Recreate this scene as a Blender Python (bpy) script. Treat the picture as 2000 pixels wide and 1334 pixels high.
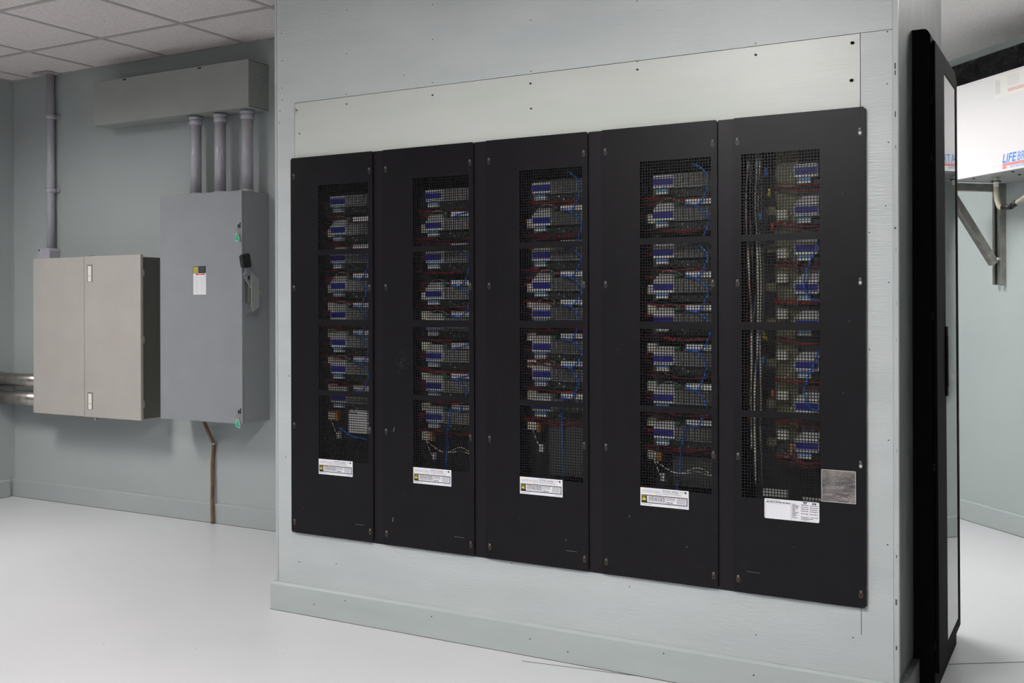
import bpy, math, random
from mathutils import Matrix, Vector
R = math.radians
scene = bpy.context.scene
for o in list(bpy.data.objects): bpy.data.objects.remove(o)
COL = scene.collection

# ------------------------------------------------------------------ camera
cam_d = bpy.data.cameras.new('camera'); cam = bpy.data.objects.new('camera', cam_d); COL.objects.link(cam)
cam_d.sensor_width = 36.0; cam_d.lens = 2052*36/2000; cam_d.shift_y = -(667-596.3)/2000
cam_d.clip_start = .05; cam_d.clip_end = 100
yaw, pitch, roll = R(60.8066), R(-.0559), R(-.1519)
fw = Vector((-math.cos(yaw), math.sin(yaw), 0)); rt = Vector((math.sin(yaw), math.cos(yaw), 0)); up = Vector((0, 0, 1))
f2 = fw*math.cos(pitch)+up*math.sin(pitch); u2 = up*math.cos(pitch)-fw*math.sin(pitch)
r3 = rt*math.cos(roll)+u2*math.sin(roll); u3 = u2*math.cos(roll)-rt*math.sin(roll)
m = Matrix((r3, u3, -f2)).transposed().to_4x4(); m.translation = (0, 0, 1.238)
cam.matrix_world = m
scene.camera = cam

# ------------------------------------------------------------------ world, exposure
w = bpy.data.worlds.new('world'); scene.world = w; w.use_nodes = True
w.node_tree.nodes['Background'].inputs[0].default_value = (.8, .85, .9, 1)
w.node_tree.nodes['Background'].inputs[1].default_value = .05
vs = scene.view_settings
vs.view_transform = 'Standard'; vs.look = 'None'; vs.gamma = 1; vs.exposure = .12; vs.use_curve_mapping = False
scene.display_settings.display_device = 'sRGB'

# ceiling luminaires: (x, y, z of ceiling, size x, size y, strength, label)
LIGHTS = [(-5.07, 2.09, 2.697, .60, 1.21, 46.0, 'recessed ceiling light panel above the open floor, nearer the left wall'),
          (-1.41, .87, 2.697, .60, 1.21, 58.0, 'recessed ceiling light panel in front of the black panel covers'),
          (-2.02, -2.79, 2.697, .60, 1.21, 22.0, 'added fill light panel in the ceiling far behind the camera'),  # unseen lamp, added as fill light
          (-1.60, 5.00, 2.65, .60, 1.20, 35.0, 'ceiling light panel hidden behind the partition'),
          (.20, 4.80, 2.65,   .60, .60, 17.0, 'square ceiling light panel in the passage beside the partition')]

# ------------------------------------------------------------------ materials
def lin(c):
    return tuple((x/12.92 if x <= .04045 else ((x+.055)/1.055)**2.4) for x in [v/255 for v in c])
MATS = {}
def mat(name, rgb, rough=.5, metal=0, spec=.5, emit=None):
    if name in MATS: return MATS[name]
    m = bpy.data.materials.new(name); m.use_nodes = True
    b = m.node_tree.nodes['Principled BSDF']
    b.inputs['Base Color'].default_value = (*lin(rgb), 1); b.inputs['Roughness'].default_value = rough
    b.inputs['Metallic'].default_value = metal; b.inputs['Specular IOR Level'].default_value = spec
    if emit:
        b.inputs['Emission Color'].default_value = (1, .985, .96, 1); b.inputs['Emission Strength'].default_value = emit
    MATS[name] = m; return m
def N(m, t, **kw):
    n = m.node_tree.nodes.new(t)
    for k, v in kw.items(): setattr(n, k, v)
    return n
def L(m, a, b): m.node_tree.links.new(a, b)
def noise_mat(name, c1, c2, scale, stretch=(1, 1, 1), rough=.5, bump=0, bscale=None, bstretch=None, detail=4, lo=.35, hi=.65, metal=0, spec=.5, bdist=.001):
    """two tones mixed by a stretched noise + fine bump"""
    m = mat(name, c1, rough, metal, spec)
    b = m.node_tree.nodes['Principled BSDF']
    tc = N(m, 'ShaderNodeTexCoord'); mp = N(m, 'ShaderNodeMapping'); mp.inputs['Scale'].default_value = stretch
    L(m, tc.outputs['Object'], mp.inputs['Vector'])
    n = N(m, 'ShaderNodeTexNoise'); n.inputs['Scale'].default_value = scale; n.inputs['Detail'].default_value = detail
    L(m, mp.outputs[0], n.inputs['Vector'])
    cr = N(m, 'ShaderNodeValToRGB'); cr.color_ramp.elements[0].position = lo; cr.color_ramp.elements[1].position = hi
    cr.color_ramp.elements[0].color = (*lin(c1), 1); cr.color_ramp.elements[1].color = (*lin(c2), 1)
    L(m, n.outputs['Fac'], cr.inputs[0]); L(m, cr.outputs[0], b.inputs['Base Color'])
    if bump:
        mp2 = N(m, 'ShaderNodeMapping'); mp2.inputs['Scale'].default_value = bstretch or stretch
        L(m, tc.outputs['Object'], mp2.inputs['Vector'])
        n2 = N(m, 'ShaderNodeTexNoise'); n2.inputs['Scale'].default_value = bscale or scale; n2.inputs['Detail'].default_value = 5
        L(m, mp2.outputs[0], n2.inputs['Vector'])
        bp = N(m, 'ShaderNodeBump'); bp.inputs['Strength'].default_value = bump; bp.inputs['Distance'].default_value = bdist
        L(m, n2.outputs['Fac'], bp.inputs['Height']); L(m, bp.outputs[0], b.inputs['Normal'])
    return m
M_WALL = noise_mat('painted_wall_dim', (156, 162, 162), (161, 167, 167), 1.5, rough=.45, bump=.15, bscale=160, bdist=.0006)  # wall paint toned darker to stand in for weaker light at the back
M_WALL_LIT = noise_mat('painted_wall_lit', (168, 176, 175), (174, 181, 180), 1.5, rough=.45, bump=.15, bscale=160, bdist=.0006)  # same paint for the angled wall, its brighter light put into the tone
M_PLY = noise_mat('painted_plywood', (179, 185, 186), (186, 191, 192), 2.2, (1, 1, 4), rough=.36, bump=.8, bscale=9, bstretch=(2, 2, 24), bdist=.0016)
M_PLYV = noise_mat('painted_plywood_edge', (170, 177, 177), (178, 184, 184), 2.2, (4, 1, 1), rough=.4, bump=.5, bscale=9, bstretch=(25, 25, 2), bdist=.0012)
M_PLY2 = noise_mat('painted_plywood_patch', (187, 191, 186), (193, 196, 192), 2.0, (1, 1, 5), rough=.36, bump=.3, bscale=9, bstretch=(1, 1, 26), bdist=.001)
M_END = noise_mat('shaded_grey_board', (70, 73, 75), (100, 103, 104), 6, (9, 9, .8), rough=.5, bump=.6, bscale=8, bstretch=(16, 16, 1), lo=.3, hi=.7)  # wood grain, with the end face's lack of light darkening the colour
M_BASE = noise_mat('baseboard_paint', (168, 176, 175), (174, 181, 180), 2, (1, 1, 6), rough=.4, bump=.3, bscale=9, bstretch=(2, 2, 20))
M_JOINT = mat('dark_joint', (58, 54, 50), .9)
M_HOLE = mat('nail_hole', (74, 72, 70), .9)
M_WOODHOLE = mat('raw_wood', (150, 112, 76), .8)
M_BLACKPAINT = noise_mat('black_powder_coat', (13, 11, 15), (17, 15, 19), 14, rough=.44, spec=.23, bump=.25, bscale=700, bdist=.0003)
M_STRIP = mat('black_strip', (20, 17, 23), .42, spec=.26)
M_EDGE = mat('black_hole_edge', (24, 24, 26), .5)
M_RACK = noise_mat('black_rack_steel', (15, 12, 13), (19, 15, 16), 20, rough=.75, spec=.08)
M_GREY = noise_mat('grey_enamel', (134, 136, 141), (138, 140, 144), 8, rough=.42, bump=.1, bscale=300, bdist=.0003)
M_GREYG = noise_mat('grey_green_enamel', (142, 145, 142), (146, 149, 146), 8, rough=.45, bump=.1, bscale=300, bdist=.0003)
M_TAUPE = noise_mat('taupe_enamel', (166, 160, 156), (170, 165, 160), 6, rough=.42, bump=.1, bscale=300, bdist=.0003)
M_OLIVE = mat('dark_olive_enamel', (86, 86, 80), .5)
M_PVC = noise_mat('grey_pvc', (168, 166, 175), (174, 172, 181), 10, (4, 4, 1), rough=.22)
M_STEEL = noise_mat('galvanised_steel', (150, 146, 142), (172, 168, 162), 25, rough=.3, metal=.9)
M_ZINC = mat('zinc', (190, 188, 182), .3, .8)
M_ZSC = mat('dull_screw', (128, 125, 122), .4, .5)
M_DARK = mat('dark_recess', (22, 22, 24), .8)
M_INSIDE = mat('enclosure_inside', (44, 44, 46), .7)
M_COPPER = noise_mat('brown_cable', (122, 92, 66), (96, 70, 50), 25, rough=.4)
M_WHITE = mat('white_label', (228, 228, 234), .45)
M_TAPE = mat('white_tape', (222, 219, 214), .4)
M_INK = mat('black_ink', (24, 23, 26), .5)
M_GINK = mat('grey_ink', (120, 118, 124), .5)
M_YEL = mat('yellow_print', (226, 214, 70), .5)
M_CREAM = mat('cream_print', (240, 226, 178), .5)
M_VIO = mat('violet_print', (160, 152, 188), .5)
M_LBLUE = mat('light_blue_print', (132, 176, 222), .5)
M_REDP = mat('red_print', (206, 52, 44), .5)
M_GREEN = mat('green_tag', (20, 170, 128), .4)
M_RUST = mat('rusty_screw', (140, 104, 78), .5, .4)
# electronics
M_BWHITE = mat('module_white', (242, 242, 238), .5)
M_BGREY = mat('module_light_grey', (188, 188, 184), .5)
M_BLUE = mat('module_blue_label', (20, 24, 150), .45)
M_CYAN = mat('module_pale_blue', (104, 156, 206), .45)
M_RIB = mat('heatsink_grey', (80, 81, 78), .5)
M_FIN = mat('heatsink_fin', (200, 198, 192), .4)
M_PCB = mat('circuit_board', (42, 58, 48), .5)
M_GRN = mat('green_connector', (40, 124, 78), .5)
M_TERM = mat('terminal_beige', (232, 228, 208), .5)
M_OLV = mat('relay_olive', (112, 112, 78), .5)
M_RED = mat('red_wire', (160, 26, 36), .4)
M_BLK = mat('black_wire', (20, 20, 22), .4)
M_CAT = mat('blue_cable', (52, 122, 240), .3)
M_WW = mat('white_wire', (224, 220, 206), .4)
M_AMB = mat('amber_relay', (196, 132, 40), .4)
M_ORG = mat('orange_nut', (214, 92, 40), .4)
M_YNUT = mat('yellow_nut', (212, 200, 60), .4)
# right room
M_UNIT = mat('white_enamel', (216, 212, 214), .35)
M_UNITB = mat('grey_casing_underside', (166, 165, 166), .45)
M_LOGO = mat('logo_blue', (24, 128, 214), .4)
M_LOGOR = mat('logo_red', (212, 58, 56), .4)
M_HOSE = mat('clear_hose', (205, 200, 180), .2)
M_PVCW = mat('white_pvc_pipe', (228, 226, 218), .3)
hb = M_HOSE.node_tree.nodes['Principled BSDF']; hb.inputs['Transmission Weight'].default_value = .45; hb.inputs['IOR'].default_value = 1.2
M_DIFF = {}
# black plastic film, crinkled
M_FILM = mat('black_plastic_film', (7, 7, 9), .25, 0, .3)
_b = M_FILM.node_tree.nodes['Principled BSDF']; _t = N(M_FILM, 'ShaderNodeTexCoord'); _n = N(M_FILM, 'ShaderNodeTexNoise')
_n.inputs['Scale'].default_value = 7; _n.inputs['Detail'].default_value = 6; _n.inputs['Distortion'].default_value = 1.2
_p = N(M_FILM, 'ShaderNodeBump'); _p.inputs['Strength'].default_value = 1; _p.inputs['Distance'].default_value = .05
L(M_FILM, _t.outputs['Object'], _n.inputs['Vector']); L(M_FILM, _n.outputs['Fac'], _p.inputs['Height']); L(M_FILM, _p.outputs[0], _b.inputs['Normal'])
# clear pocket: crumpled film with smoky patches
M_POCKET = noise_mat('crumpled_clear_pocket', (74, 72, 74), (138, 130, 128), 9, (2, 2, 3), rough=.18, bump=1, bscale=22, lo=.35, hi=.72, bdist=.01)
# tinted glass of the rack door
M_GLASS = mat('tinted_glass', (10, 12, 14), .02, 0, .5)
M_GLASS.node_tree.nodes['Principled BSDF'].inputs['Coat Roughness'].default_value = .01
# floor: satin paint with specks
M_FLOOR = noise_mat('painted_concrete', (200, 200, 203), (206, 206, 209), .9, rough=.3, bump=.2, bscale=5, detail=6, bdist=.004)
def add_specks(m, scale, size, dark, coord='Object'):
    nt = m.node_tree; b = nt.nodes['Principled BSDF']; src = b.inputs['Base Color'].links[0].from_socket
    tc = N(m, 'ShaderNodeTexCoord'); v = N(m, 'ShaderNodeTexVoronoi'); v.inputs['Scale'].default_value = scale
    L(m, tc.outputs[coord], v.inputs['Vector'])
    r = N(m, 'ShaderNodeMath', operation='LESS_THAN'); r.inputs[1].default_value = size
    L(m, v.outputs['Distance'], r.inputs[0])
    # only a share of the cells carries a speck
    s = N(m, 'ShaderNodeSeparateColor'); L(m, v.outputs['Color'], s.inputs[0])
    g = N(m, 'ShaderNodeMath', operation='GREATER_THAN'); g.inputs[1].default_value = .72; L(m, s.outputs[0], g.inputs[0])
    k = N(m, 'ShaderNodeMath', operation='MULTIPLY'); L(m, r.outputs[0], k.inputs[0]); L(m, g.outputs[0], k.inputs[1])
    mx = N(m, 'ShaderNodeMix', data_type='RGBA'); L(m, k.outputs[0], mx.inputs[0]); L(m, src, mx.inputs[6])
    mx.inputs[7].default_value = (*lin(dark), 1); L(m, mx.outputs[2], b.inputs['Base Color'])
add_specks(M_FLOOR, 11, .035, (120, 112, 104))
add_specks(M_WALL, 7, .02, (110, 118, 118))
M_TILE = noise_mat('mineral_tile', (210, 202, 200), (224, 217, 215), 55, rough=.9, bump=.5, bscale=130, detail=5, lo=.3, hi=.6, bdist=.002)
add_specks(M_TILE, 62, .2, (158, 152, 150))
M_PLAST = noise_mat('textured_ceiling', (222, 216, 214), (230, 225, 222), 60, rough=.9, bump=.8, bscale=70, lo=.3, hi=.6, bdist=.004)
M_LOUV = mat('louvre_grey', (84, 84, 84), .5)
M_TBAR = mat('grid_bar', (172, 167, 166), .5)

# ------------------------------------------------------------------ mesh builder
def cross_path(pts, n=6):
    """Catmull-Rom through the points"""
    P = [Vector(p) for p in pts]
    if len(P) < 3: return P
    out = []
    Q = [P[0]*2-P[1]]+P+[P[-1]*2-P[-2]]
    for i in range(1, len(Q)-2):
        p0, p1, p2, p3 = Q[i-1:i+3]
        for k in range(n):
            t = k/n
            out.append(.5*((2*p1)+(p2-p0)*t+(2*p0-5*p1+4*p2-p3)*t*t+(3*p1-p0-3*p2+p3)*t**3))
    out.append(P[-1]); return out
TEXT_CACHE = {}
def text_mesh(s, shear=0, bold=0):
    k = (s, shear, bold)
    if k in TEXT_CACHE: return TEXT_CACHE[k]
    c = bpy.data.curves.new('t', 'FONT'); c.body = s; c.size = 1; c.shear = shear; c.offset = bold; c.resolution_u = 2
    o = bpy.data.objects.new('t', c); COL.objects.link(o)
    dg = bpy.context.evaluated_depsgraph_get(); dg.update()
    me = bpy.data.meshes.new_from_object(o.evaluated_get(dg))
    V = [tuple(v.co[:2]) for v in me.vertices]; F = [tuple(p.vertices) for p in me.polygons]
    bpy.data.objects.remove(o); bpy.data.curves.remove(c); bpy.data.meshes.remove(me)
    TEXT_CACHE[k] = (V, F); return V, F
class MB:
    def __init__(s): s.v = []; s.f = []; s.m = []; s.sm = []; s.mats = []
    def mi(s, m):
        if m not in s.mats: s.mats.append(m)
        return s.mats.index(m)
    def face(s, idx, m, smooth=False): s.f.append(tuple(idx)); s.m.append(s.mi(m)); s.sm.append(smooth)
    def box(s, x0, x1, y0, y1, z0, z1, m, M=None):
        b = len(s.v)
        P = [(x, y, z) for x in (x0, x1) for y in (y0, y1) for z in (z0, z1)]
        if M is not None: P = [tuple(M @ Vector(p)) for p in P]
        s.v += P
        for q in ((0, 1, 3, 2), (4, 6, 7, 5), (0, 4, 5, 1), (2, 3, 7, 6), (0, 2, 6, 4), (1, 5, 7, 3)): s.face([b+i for i in q], m)
        return s
    def quad(s, P, m): b = len(s.v); s.v += [tuple(p) for p in P]; s.face(range(b, b+len(P)), m); return s
    def prism(s, P, d, m):
        """extrude polygon P (3D points) by vector d"""
        b = len(s.v); n = len(P); d = Vector(d)
        s.v += [tuple(p) for p in P]+[tuple(Vector(p)+d) for p in P]
        s.face([b+i for i in range(n)][::-1], m); s.face([b+n+i for i in range(n)], m)
        for i in range(n): j = (i+1) % n; s.face((b+i, b+j, b+n+j, b+n+i), m)
        return s
    def tube(s, pts, r, m, n=10, smooth_path=True, sub=6, cap=True):
        P = cross_path(pts, sub) if smooth_path else [Vector(p) for p in pts]
        b = len(s.v); prev = None
        for i, p in enumerate(P):
            t = (P[min(i+1, len(P)-1)]-P[max(i-1, 0)]).normalized()
            if prev is None:
                a = Vector((0, 0, 1)) if abs(t.z) < .9 else Vector((1, 0, 0)); u = t.cross(a).normalized()
            else: u = (prev-t*prev.dot(t)).normalized()
            prev = u; v = t.cross(u)
            rr = r[i] if isinstance(r, (list, tuple)) else r
            for k in range(n): a = 2*math.pi*k/n; s.v.append(tuple(p+(u*math.cos(a)+v*math.sin(a))*rr))
        for i in range(len(P)-1):
            for k in range(n):
                j = (k+1) % n; s.face((b+i*n+k, b+i*n+j, b+(i+1)*n+j, b+(i+1)*n+k), m, True)
        if cap:
            s.face([b+k for k in range(n)][::-1], m); e = b+(len(P)-1)*n; s.face([e+k for k in range(n)], m)
        return s
    def cyl(s, c0, c1, r, m, n=16): return s.tube([c0, c1], r, m, n, False)
    def text(s, txt, x, y, z, h, m, w=None, shear=0, bold=0, anchor='l'):
        """flat lettering in the XZ plane facing -Y; h = cap height, w = total width"""
        V, F = text_mesh(txt, shear, bold)
        x0 = min(v[0] for v in V); x1 = max(v[0] for v in V); y0 = 0; y1 = max(v[1] for v in V)
        sy = h/(y1-y0); sx = sy if w is None else w/(x1-x0)
        if anchor == 'c': x -= (x1-x0)*sx/2
        b = len(s.v); s.v += [(x+(v[0]-x0)*sx, y, z+v[1]*sy) for v in V]
        for f in F: s.face([b+i for i in f], m)
        return s
    def greek(s, x0, x1, y, z, h, m, rnd, gap=.25):
        """one line of print too small to read: word-length strokes"""
        x = x0
        while x < x1:
            l = h*rnd.uniform(1.6, 5); e = min(x+l, x1); s.quad([(x, y, z), (e, y, z), (e, y, z+h), (x, y, z+h)], m); x = e+h*.7
        return s
    def build(s, name, parent=None, loc=None, rotz=0, bevel=0, kind=None):
        me = bpy.data.meshes.new(name); me.from_pydata(s.v, [], s.f)
        for mm in s.mats: me.materials.append(mm)
        me.polygons.foreach_set('material_index', s.m); me.polygons.foreach_set('use_smooth', s.sm); me.update()
        o = bpy.data.objects.new(name, me); COL.objects.link(o)
        if parent: o.parent = parent
        if loc: o.location = loc
        o.rotation_euler.z = rotz
        if bevel:
            bm = o.modifiers.new('bevel', 'BEVEL'); bm.width = bevel; bm.segments = 2; bm.limit_method = 'ANGLE'
        if kind: o['kind'] = kind
        return o
def put(name, me_obj, parent, loc=(0, 0, 0), rot=(0, 0, 0)):
    """another object on the same mesh data"""
    o = bpy.data.objects.new(name, me_obj.data); COL.objects.link(o); o.parent = parent; o.location = loc; o.rotation_euler = rot; return o
def thing(name, label, cat, loc=(0, 0, 0), rotz=0, group=None):
    o = bpy.data.objects.new(name, None); COL.objects.link(o); o.empty_display_size = .1
    o.location = loc; o.rotation_euler.z = rotz; return tag(o, label, cat, group)
def tag(o, label, cat, group=None):
    o['label'] = label; o['category'] = cat
    if group: o['group'] = group
    return o
def struct(o): o['kind'] = 'structure'; return o

# ------------------------------------------------------------------ setting
WY = 3.27           # face of the partition
BY = 4.39           # face of the back wall
CZ = 2.697          # tile ceiling
XL = -6.17          # left wall
P0 = Vector((-.70, 6.545, 0)); WA = math.atan2(-.733, .68)      # angled wall on the right, local x runs along it
def on3(s, off, z): return (P0.x+.68*s-.733*off, P0.y-.733*s-.68*off, z)

fl = struct(MB().box(XL-.1, 2.7, -5.6, 9.2, -.1, 0, M_FLOOR).build('floor'))
j = MB()
for a, b, wd in (((-1.75, 3.196), (-1.27, 3.262), .0022), ((-.6, 3.77), (.35, 4.41), .0022)):
    d = Vector((b[0]-a[0], b[1]-a[1])).normalized(); n = Vector((-d.y, d.x))*wd
    j.quad([(a[0]-n.x, a[1]-n.y, .0006), (b[0]-n.x, b[1]-n.y, .0006), (b[0]+n.x, b[1]+n.y, .0006), (a[0]+n.x, a[1]+n.y, .0006)], M_JOINT)
j.build('floor_joint', fl)

# back wall, left wall, outer walls
struct(MB().box(XL-.1, -2.4, BY, BY+.12, 0, 3.05, M_WALL).build('wall_back'))
struct(MB().box(XL-.12, XL, -5.6, BY, 0, 3.05, M_WALL).build('wall_left'))
struct(MB().box(-2.52, -2.4, BY+.12, 9.2, 0, 3.05, M_WALL).build('wall_passage'))
wr = struct(MB().box(-2.6, 4.35, 0, .12, 0, 3.05, M_WALL_LIT).build('wall_right', loc=P0, rotz=WA))
struct(MB().box(2.35, 2.47, -5.6, 3.3, 0, 3.05, M_WALL).build('wall_far_right'))
struct(MB().box(XL-.12, 2.47, -5.72, -5.6, 0, 3.05, M_WALL).build('wall_front'))
# faint vertical joint in the back wall corner and a light bead
struct(MB().box(XL+.0005, XL+.006, BY-.006, BY-.0005, .113, CZ-.005, M_WALL).build('trim_3'))

def baseboard(name, L_, loc, rotz, h=.112, t=.015, M_BASE=None):
    M_BASE = M_BASE or M_WALL
    o = MB().prism([(0, 0, 0), (0, -t, 0), (0, -t, h-.006), (0, -t*.45, h), (0, 0, h)], (L_, 0, 0), M_BASE)
    o.box(0, L_, -t-.0006, -t+.004, 0, .0022, M_JOINT)
    return struct(o.build(name, loc=loc, rotz=rotz))
baseboard('baseboard_back', 4.6, (XL, BY, 0), 0)
baseboard('baseboard_left', 9.9, (XL, -5.55, 0), R(90))
baseboard('baseboard_right', 6.6, on3(-2.3, 0, 0), WA, M_BASE=M_WALL_LIT)
# ---- ceiling
cl = struct(MB().box(XL-.1, 2.5, -5.7, BY+.1, CZ+.32, CZ+.37, M_TBAR).box(XL-.1, 2.5, BY+.1, 9.2, CZ+.32, CZ+.37, M_TBAR).build('ceiling'))
xs = [XL]+[-5.985+.61*k for k in range(0, 14)]; xs = [x for x in xs if x < 2.35]+[2.35]
ys = [BY]+[3.92-.61*k for k in range(0, 16)]+[-5.6]
tile_cache = {}
lamps = [(l[0]-l[3]/2, l[0]+l[3]/2, l[1]-l[4]/2, l[1]+l[4]/2) for l in LIGHTS if l[2] > 2.69]
rn = random.Random(4)
def seen(x0, x1, y0, y1): return not (x0 > -.6 and y1 > 3.35)
for i in range(len(xs)-1):
    for k in range(len(ys)-1):
        x0, x1, y1, y0 = xs[i], xs[i+1], ys[k], ys[k+1]
        cx, cy = (x0+x1)/2, (y0+y1)/2
        if any(a < cx < b and c < cy < d for a, b, c, d in lamps): continue
        if x0 > -.7 and y0 > 3.2: continue
        if -2.93 < x0 and x1 < -.52 and y0 > 3.27: continue
        g = .004
        key = (round(x1-x0, 3), round(y1-y0, 3))
        if key not in tile_cache:
            wd, dp = x1-x0-2*g, y1-y0-2*g
            o = MB().box(0, wd, 0, dp, .008, .022, M_TILE).box(.004, wd-.004, .004, dp-.004, .002, .008, M_TILE).build('ceiling_tile', cl, (x0+g, y0+g, CZ))
            tile_cache[key] = o
        else: put('ceiling_tile', tile_cache[key], cl, (x0+g, y0+g, CZ+rn.uniform(-.0006, .0006)))
for x in xs:
    MB().box(x-.012, x+.012, -5.6, BY, CZ-.001, CZ+.004, M_TBAR).build('grid_bar', cl)
for y in ys:
    MB().box(XL, 2.35, y-.012, y+.012, CZ-.002, CZ+.004, M_TBAR).build('grid_bar', cl)
# plain textured ceiling over the passage, a little lower

pc = MB()
hx_ = sorted({-2.4, 2.45} | {v for l in LIGHTS[3:] for v in (l[0]-l[3]/2, l[0]+l[3]/2)})
hy_ = sorted({BY, 9.2} | {v for l in LIGHTS[3:] for v in (l[1]-l[4]/2, l[1]+l[4]/2)})
for i in range(len(hx_)-1):
    for k in range(len(hy_)-1):
        mx_, my_ = (hx_[i]+hx_[i+1])/2, (hy_[k]+hy_[k+1])/2
        if any(abs(mx_-l[0]) < l[3]/2 and abs(my_-l[1]) < l[4]/2 for l in LIGHTS[3:]): continue
        pc.box(hx_[i], hx_[i+1], hy_[k], hy_[k+1], 2.65, 2.72, M_PLAST)
pc.box(-.51, 2.45, 3.35, BY, 2.65, 2.72, M_PLAST)
struct(pc.build('ceiling'))
# grey strip at the head of the angled wall
struct(MB().box(-1.0, 3.0, -.006, 0, 2.606, 2.65, M_WALL).build('trim_1', loc=P0, rotz=WA))

# ---- partition ("wall_center")
PL, PR = -2.932, -.518
cb = MB()
ZT = 2.69
cb.box(PL+.004, PR-.01, WY+.02, WY+.04, 1.80, ZT, M_PLY).box(PL+.004, PR-.01, WY+.02, WY+.04, 0, .36, M_PLY)
cb.box(PL+.004, -2.82, WY+.02, WY+.04, .36, 1.80, M_PLY).box(-.63, PR-.01, WY+.02, WY+.04, .36, 1.80, M_PLY)
cb.box(PL, PL+.012, WY+.001, BY, 0, ZT, M_PLYV)                   # left end
cb.box(PR-.012, PR, WY+.02, 4.255, 0, 2.70, M_END)                # right end, shade on this face put into the board colour
cb.box(PL+.02, PR-.02, 4.225, 4.25, 0, ZT, M_PLY)
wc = struct(cb.build('wall_center'))
def sheet(x0, x1, z0, z1, m, y=0): return MB().box(x0, x1, WY+y, WY+.018, z0, z1, m).build('plywood_sheet', wc)
sheet(-2.920, -.5335, 2.0515, ZT, M_PLY)
sheet(-2.920, -2.8285, .32, 2.0515, M_PLY)
sheet(-.6245, -.5335, .25, 2.0500, M_PLY, .0008)
sheet(-2.8265, -.6265, 1.78, 2.0495, M_PLY2, .0004)
sheet(-2.920, -.5335, 0, .32, M_PLY, .0002)
tr = MB().box(PL, -2.9215, WY-.0005, WY+.018, 0, ZT, M_PLYV).build('corner_trim', wc)
tr2 = MB().box(-.5325, PR, WY-.0008, WY+.022, 0, 2.70, M_PLYV).build('corner_trim', wc)
jj = MB()   # open joints between the sheets
jj.box(-2.8285, -2.8265, WY+.005, WY+.019, 1.78, 2.0495, M_JOINT).box(-2.8285, -.6265, WY+.005, WY+.019, 2.0495, 2.0515, M_JOINT)
jj.box(-.6265, -.6245, WY+.003, WY+.019, 1.78, 2.0495, M_JOINT).box(-.5335, -.5325, WY+.002, WY+.019, 0, ZT, M_JOINT).box(-2.9215, -2.920, WY+.001, WY+.019, 0, ZT, M_JOINT)
jj.box(-.627, -.6255, WY-.0004, WY+.003, .24, .33, M_JOINT).box(-.6245, -.5335, WY+.001, WY+.019, 2.0498, 2.0506, M_JOINT)
jj.build('sheet_joint', wc)
# nail and screw marks
nail = None
def mark(x, z, r, m=M_HOLE, nm='nail_hole', y=WY-.0011):
    n = 8; b = MB(); b.v = [(x+r*math.cos(2*math.pi*k/n), y, z+r*.8*math.sin(2*math.pi*k/n)) for k in range(n)]
    b.face(range(n), m); b.prism([tuple(v) for v in b.v[:n]], (0, .001, 0), m); return b.build(nm, wc)
for x, z in ((-2.564, 2.39), (-2.162, 2.353), (-2.564, 2.218), (-2.162, 2.224), (-2.292, 2.105), (-2.565, 2.06), (-2.163, 2.064), (-2.895, 2.339), (-2.893, 2.228), (-2.893, 2.118), (-2.893, 2.07),
             (-2.905, 2.026), (-2.908, 1.978), (-.65, .229), (-.947, .192), (-1.377, .289), (-1.748, 2.24), (-1.345, 2.048), (-.944, 2.059), (-2.814, .204), (-2.805, .204), (-2.622, .219), (-1.83, .314), (-.548, 2.045),
             (-.548, 1.89), (-.545, 1.716), (-.553, 1.528), (-.547, .831), (-.545, 1.3), (-.55, .52), (-1.748, 2.06), (-1.345, 2.25), (-.944, 2.26), (-.6, 1.45), (-.6, 1.1), (-2.86, .95), (-2.88, .62)):
    mark(x, z, .0023)
for x, z in ((-2.564, .086), (-2.162, .081), (-1.748, .062), (-1.25, .09), (-.95, .07), (-2.72, .05), (-1.6, .04)): mark(x, z, .0028, y=WY-.0191)
for x, z in ((-2.803, 1.926), (-2.565, 2.022), (-2.163, 2.017), (-1.75, 2.017), (-1.748, 1.928), (-1.345, 2.021), (-.944, 2.023)): mark(x, z, .0042, M_WOODHOLE, 'screw_hole'); mark(x, z, .0028, M_HOLE, 'screw_hole', WY-.0016)
for x, z in ((-.648, 2.024), (-.651, 1.911)): mark(x, z, .0062, M_WOODHOLE, 'screw_hole'); mark(x, z, .0035, M_HOLE, 'screw_hole', WY-.0016)
for k in range(16):
    z = rn.uniform(.2, 2.1); MB().box(-.526+rn.uniform(-.004, .004), -.5235, WY-.0012, WY, z, z+rn.uniform(.004, .02), M_HOLE).build('paint_chip', wc)
nl = MB().cyl((-2.815, WY, 2.021), (-2.800, WY-.032, 2.0205), .0026, M_ZINC, 8); nl.cyl((-2.800, WY-.032, 2.0205), (-2.7995, WY-.0335, 2.0205), .006, M_ZINC, 10)
tag(nl.build('nail'), 'loose metal nail sticking out of the plywood above the leftmost black cover', 'nail')
# partition baseboard with its returns
pb = MB().prism([(PL-.016, WY, 0), (PL-.016, WY-.018, 0), (PL-.016, WY-.018, .106), (PL-.016, WY-.008, .112), (PL-.016, WY, .112)], (PR-PL+.038, 0, 0), M_BASE)
pb.box(PL-.016, PL, WY, BY-.015, 0, .112, M_BASE)
pb.box(PL-.0163, PR+.022, WY-.0188, WY-.017, 0, .0016, M_JOINT)
struct(pb.build('baseboard_center'))
struct(MB().box(PR, PR+.020, WY-.0175, 3.530, 0, .112, M_END).build('trim_2'))

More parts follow.
